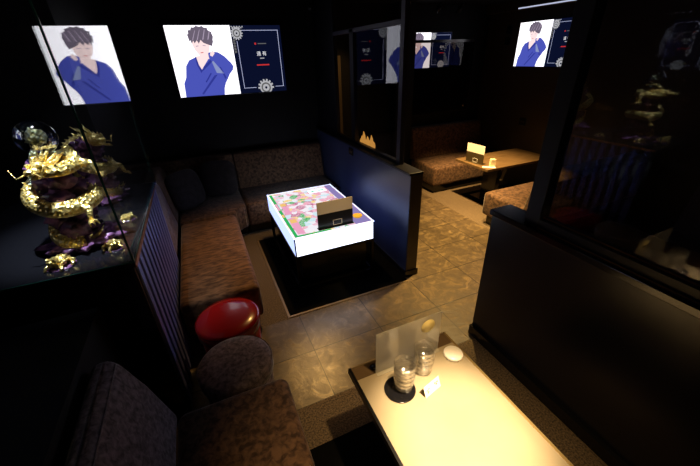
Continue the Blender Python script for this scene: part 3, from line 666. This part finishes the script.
# golden dragons
M['gold'] = noisy(mat('polished_gold', (.85, .6, .15), .28, .85), (.80, .52, .09), (1.0, .80, .32), 60, .2, .7, bump=.9, kind='v')
M['amethyst'] = noisy(mat('dark_purple_rock', (.06, .02, .06), .15), (.02, .008, .02), (.30, .13, .30), 14, bump=.8, bscale=25)
def dragon(loc, rz, sc, label, ball=True):
    root = thing('dragon_figurine', loc, label, 'figurine', None, rz); root.scale = (sc,)*3
    rk = MB(); random.seed(11)
    for k in range(13):
        z = .06+.40*k/12; a = k*2.4; q = .075*(1-.35*k/12)
        rk.blob((math.cos(a)*.05, math.sin(a)*.05, z), (q*1.1, q, q*.9), M['amethyst'], 3, .55, 2.2, k)
    rk.blob((0, 0, .04), (.16, .14, .055), M['amethyst'], 4, .5, 3, 3)
    rk.build('rock', root)
    # body: a descending coil
    P = []; Rr = []; N = 150
    for i in range(N):
        u = i/(N-1); a = -PI*.62+u*PI*4.3
        rad = .085+.035*math.sin(min(1, u*1.15)*PI*.9)+.012*math.sin(u*22)
        P.append((math.cos(a)*rad, math.sin(a)*rad, .50-.42*u+.045*math.sin(a+.6)))
        Rr.append(.028+.022*math.sin(min(1, u*1.6)*PI*.5)*(1-u)**.5 if u < .97 else .006)
    sp = MB().tube(P, Rr, M['gold'], 14)
    for i in range(4, N-5, 3):
        p = Vector(P[i]); d = (Vector(P[i+1])-Vector(P[i-1])).normalized(); outw = Vector((p.x, p.y, 0)).normalized()*.5+Vector((0, 0, 1)); outw.normalize()
        q = p+outw*(Rr[i]*.8)
        sp.tube([q, q+outw*.012+d*.004, q+outw*.024+d*.012], [.009, .006, .001], M['gold'], 6)
    sp.build('body', root)
    # head, turned to the front left
    h = Vector(P[0]); hd = MB(); F = Vector((-.35, -1, -.05)).normalized(); Sd = F.cross(Vector((0, 0, 1))).normalized(); U = Sd.cross(F)
    mx = Matrix(((Sd.x, F.x, U.x, h.x), (Sd.y, F.y, U.y, h.y), (Sd.z, F.z, U.z, h.z+.015), (0, 0, 0, 1)))
    hd.blob((0, .01, .0), (.040, .05, .036), M['gold'], 3, .25, 4, 1, mx=mx).blob((0, .062, .004), (.026, .040, .016), M['gold'], 3, .2, 5, 2, mx=mx)
    hd.blob((0, .052, -.026), (.022, .034, .009), M['gold'], 3, .1, 5, 3, mx=mx).blob((0, .097, .012), (.018, .012, .012), M['gold'], 2, .1, 3, 4, mx=mx)
    for s in (-1, 1): hd.blob((s*.024, .040, .026), (.012, .014, .010), M['gold'], 2, mx=mx)
    hdo = hd.build('head', root)
    for s in (-1, 1):
        MB().tube([(s*.02, -.01, .03), (s*.032, -.04, .06), (s*.036, -.075, .075), (s*.05, -.10, .10)], [.008, .007, .005, .001], M['gold'], 8, mx=mx).build('horn', hdo)
        MB().tube([(s*.02, .09, .0), (s*.05, .11, -.012), (s*.06, .105, .012), (s*.07, .10, .03)], [.004, .0035, .0025, .001], M['gold'], 6, mx=mx).build('whisker', hdo)
    mn = MB()
    for k in range(20):
        a = random.uniform(0, 2*PI); b = random.uniform(.6, 1)
        v0 = Vector((math.cos(a)*.034, -.012, math.sin(a)*.034)); v1 = v0*1.7+Vector((0, -.03*b, .004)); v2 = v1*1.25+Vector((random.uniform(-.01, .01), -.035*b, .012))
        mn.tube([v0, v1, v2], [.009, .007, .001], M['gold'], 6, mx=mx)
    mn.build('mane', hdo)
    for (i, dz) in ((18, -.01), (42, 0), (78, 0), (112, 0)):
        p = Vector(P[i]); o_ = Vector((p.x, p.y, 0)).normalized(); t_ = Vector((-o_.y, o_.x, 0)); lg = MB()
        k = p+o_*.06+t_*.03+Vector((0, 0, -.01)); e = k+o_*.015-t_*.02+Vector((0, 0, -.055))
        lg.tube([p, p+(k-p)*.6, k, k+(e-k)*.5, e], [.026, .022, .016, .013, .012], M['gold'], 10)
        for c in (-1, 0, 1): lg.tube([e, e+o_*.024+t_*.016*c+Vector((0, 0, -.004)), e+o_*.040+t_*.022*c+Vector((0, 0, -.022))], [.009, .007, .001], M['gold'], 6)
        lg.build('leg', root)
    fl = MB(); tl = Vector(P[-1])
    for k in range(7):
        a = k*.9; fl.tube([tl, tl+Vector((math.cos(a)*.04, math.sin(a)*.04, .02)), tl+Vector((math.cos(a+.4)*.07, math.sin(a+.4)*.07, .045))], [.010, .008, .001], M['gold'], 6)
    fl.build('tail', root)
    if ball:
        MB().blob((-.01, .02, .60), (.086, .086, .086), M['crystal'], 4).build('crystal_ball', root)
        MB().blob((-.01, .02, .60), (.04, .04, .04), M['gold'], 3, .5, 3, 2).build('ball_core', root)
        MB().lathe([(.06, .515), (.045, .50), (.03, .47), (.02, .46)], M['gold'], 20, (.01, .02, 0)).build('ball_cup', root)
    return root
dragon((-.735, 2.15, CB), R(10), 1.0, 'large golden dragon coiled on purple rock holding a crystal ball')
dragon((-.76, 2.92, CB), R(75), .95, 'second dragon figurine standing deeper in the glass cabinet', False)
def toad(loc, rz, sc, label):
    root = thing('toad_figurine', loc, label, 'figurine', 'little gold figures at the foot of the dragon', rz); root.scale = (sc,)*3
    b = MB().blob((0, 0, .035), (.045, .055, .032), M['gold'], 4, .35, 4, 5).blob((0, -.045, .055), (.028, .026, .022), M['gold'], 3, .3, 4, 6); b.build('body', root)
    for s in (-1, 1):
        MB().tube([(s*.035, .02, .03), (s*.065, .02, .03), (s*.07, -.01, .004)], [.02, .014, .009], M['gold'], 8).build('leg', root)
        MB().tube([(s*.03, -.04, .03), (s*.045, -.06, .018), (s*.045, -.075, .005)], [.012, .009, .007], M['gold'], 8).build('leg', root)
        MB().blob((s*.016, -.055, .075), (.009, .009, .009), M['gold'], 2).build('eye', root)
    MB().cyl((0, 0), .075, 0, .006, M['amethyst'], 32).build('base', root)
    return root
td = toad((-.80, 1.93, CB), R(-20), .85, 'small golden toad at the front of the cabinet shelf')
dup(td, (-.58, 2.02, CB), 'small golden toad nearest the right glass of the cabinet', (0, 0, R(25)), scale=(.7,)*3)
dup(td, (-.56, 2.42, CB), 'tiny golden toad behind the large dragon, by the side glass', (0, 0, R(60)), scale=(.6,)*3)

# ------------------------------------------------------------------ small gilded ornament beyond the centre glass
root = thing('flame_ornament', (1.785, 3.60, 1.135), 'glowing amber flame-shaped ornament on the ledge behind the glass', 'ornament')
M['flame'] = emis('glowing_flame_lamp', (1, .42, .07), .9)  # glow added to brighten the ornament; no lamp known inside
fo = MB()
for k in range(7):
    a = -.16+.05*k; hh = (.09, .15, .08, .12, .08, .16, .10)[k]
    fo.tube([(0, a, .008), (.004, a+.012, hh*.4), (0, a-.006, hh*.75), (0, a+.004, hh)], [.022, .026, .014, .001], M['flame'], 8)
fo.build('flames', root); MB().box(-.012, .013, -.19, .18, 0, .010, M['gold'], .003).build('base', root)

# ------------------------------------------------------------------ small fixtures near the ceiling
def track(loc, label, tilt=0):
    root = thing('track_spotlight', loc, label, 'lamp', 'dark spotlights under the ceiling'); 
    MB().cyl((0, 0), .012, -.05, 0, M['black_metal'], 12).build('stem', root)
    MB().cyl((0, 0), .035, -.14, -.04, M['black_metal'], 24, mx=Matrix.Rotation(tilt, 4, 'X')).build('lamp_head', root)
    return root
t0 = track((3.66, 4.9, CZ), 'dark spotlight hanging above the small far television, the left one', R(25))
dup(t0, (4.06, 4.9, CZ), 'dark spotlight right of another, above the small far television', (0, 0, R(30)))
dup(t0, (1.67, 4.9, CZ), 'dark spotlight just right of the large television, at the ceiling', (0, 0, R(60)))
root = thing('wall_plate', (RW, 4.66, 2.17), 'small plate of two outlined squares left of the right television', 'plate')
for k in range(2):
    q = MB(); z = .15*k
    q.box(-.012, 0, -.055, .055, z, z+.012, M['chrome']).box(-.012, 0, -.055, .055, z+.11, z+.122, M['chrome']).box(-.012, 0, -.055, -.043, z, z+.12, M['chrome']).box(-.012, 0, .043, .055, z, z+.12, M['chrome']).box(-.008, 0, -.043, .043, z, z+.12, M['black_gloss'])
    q.build('square', root)
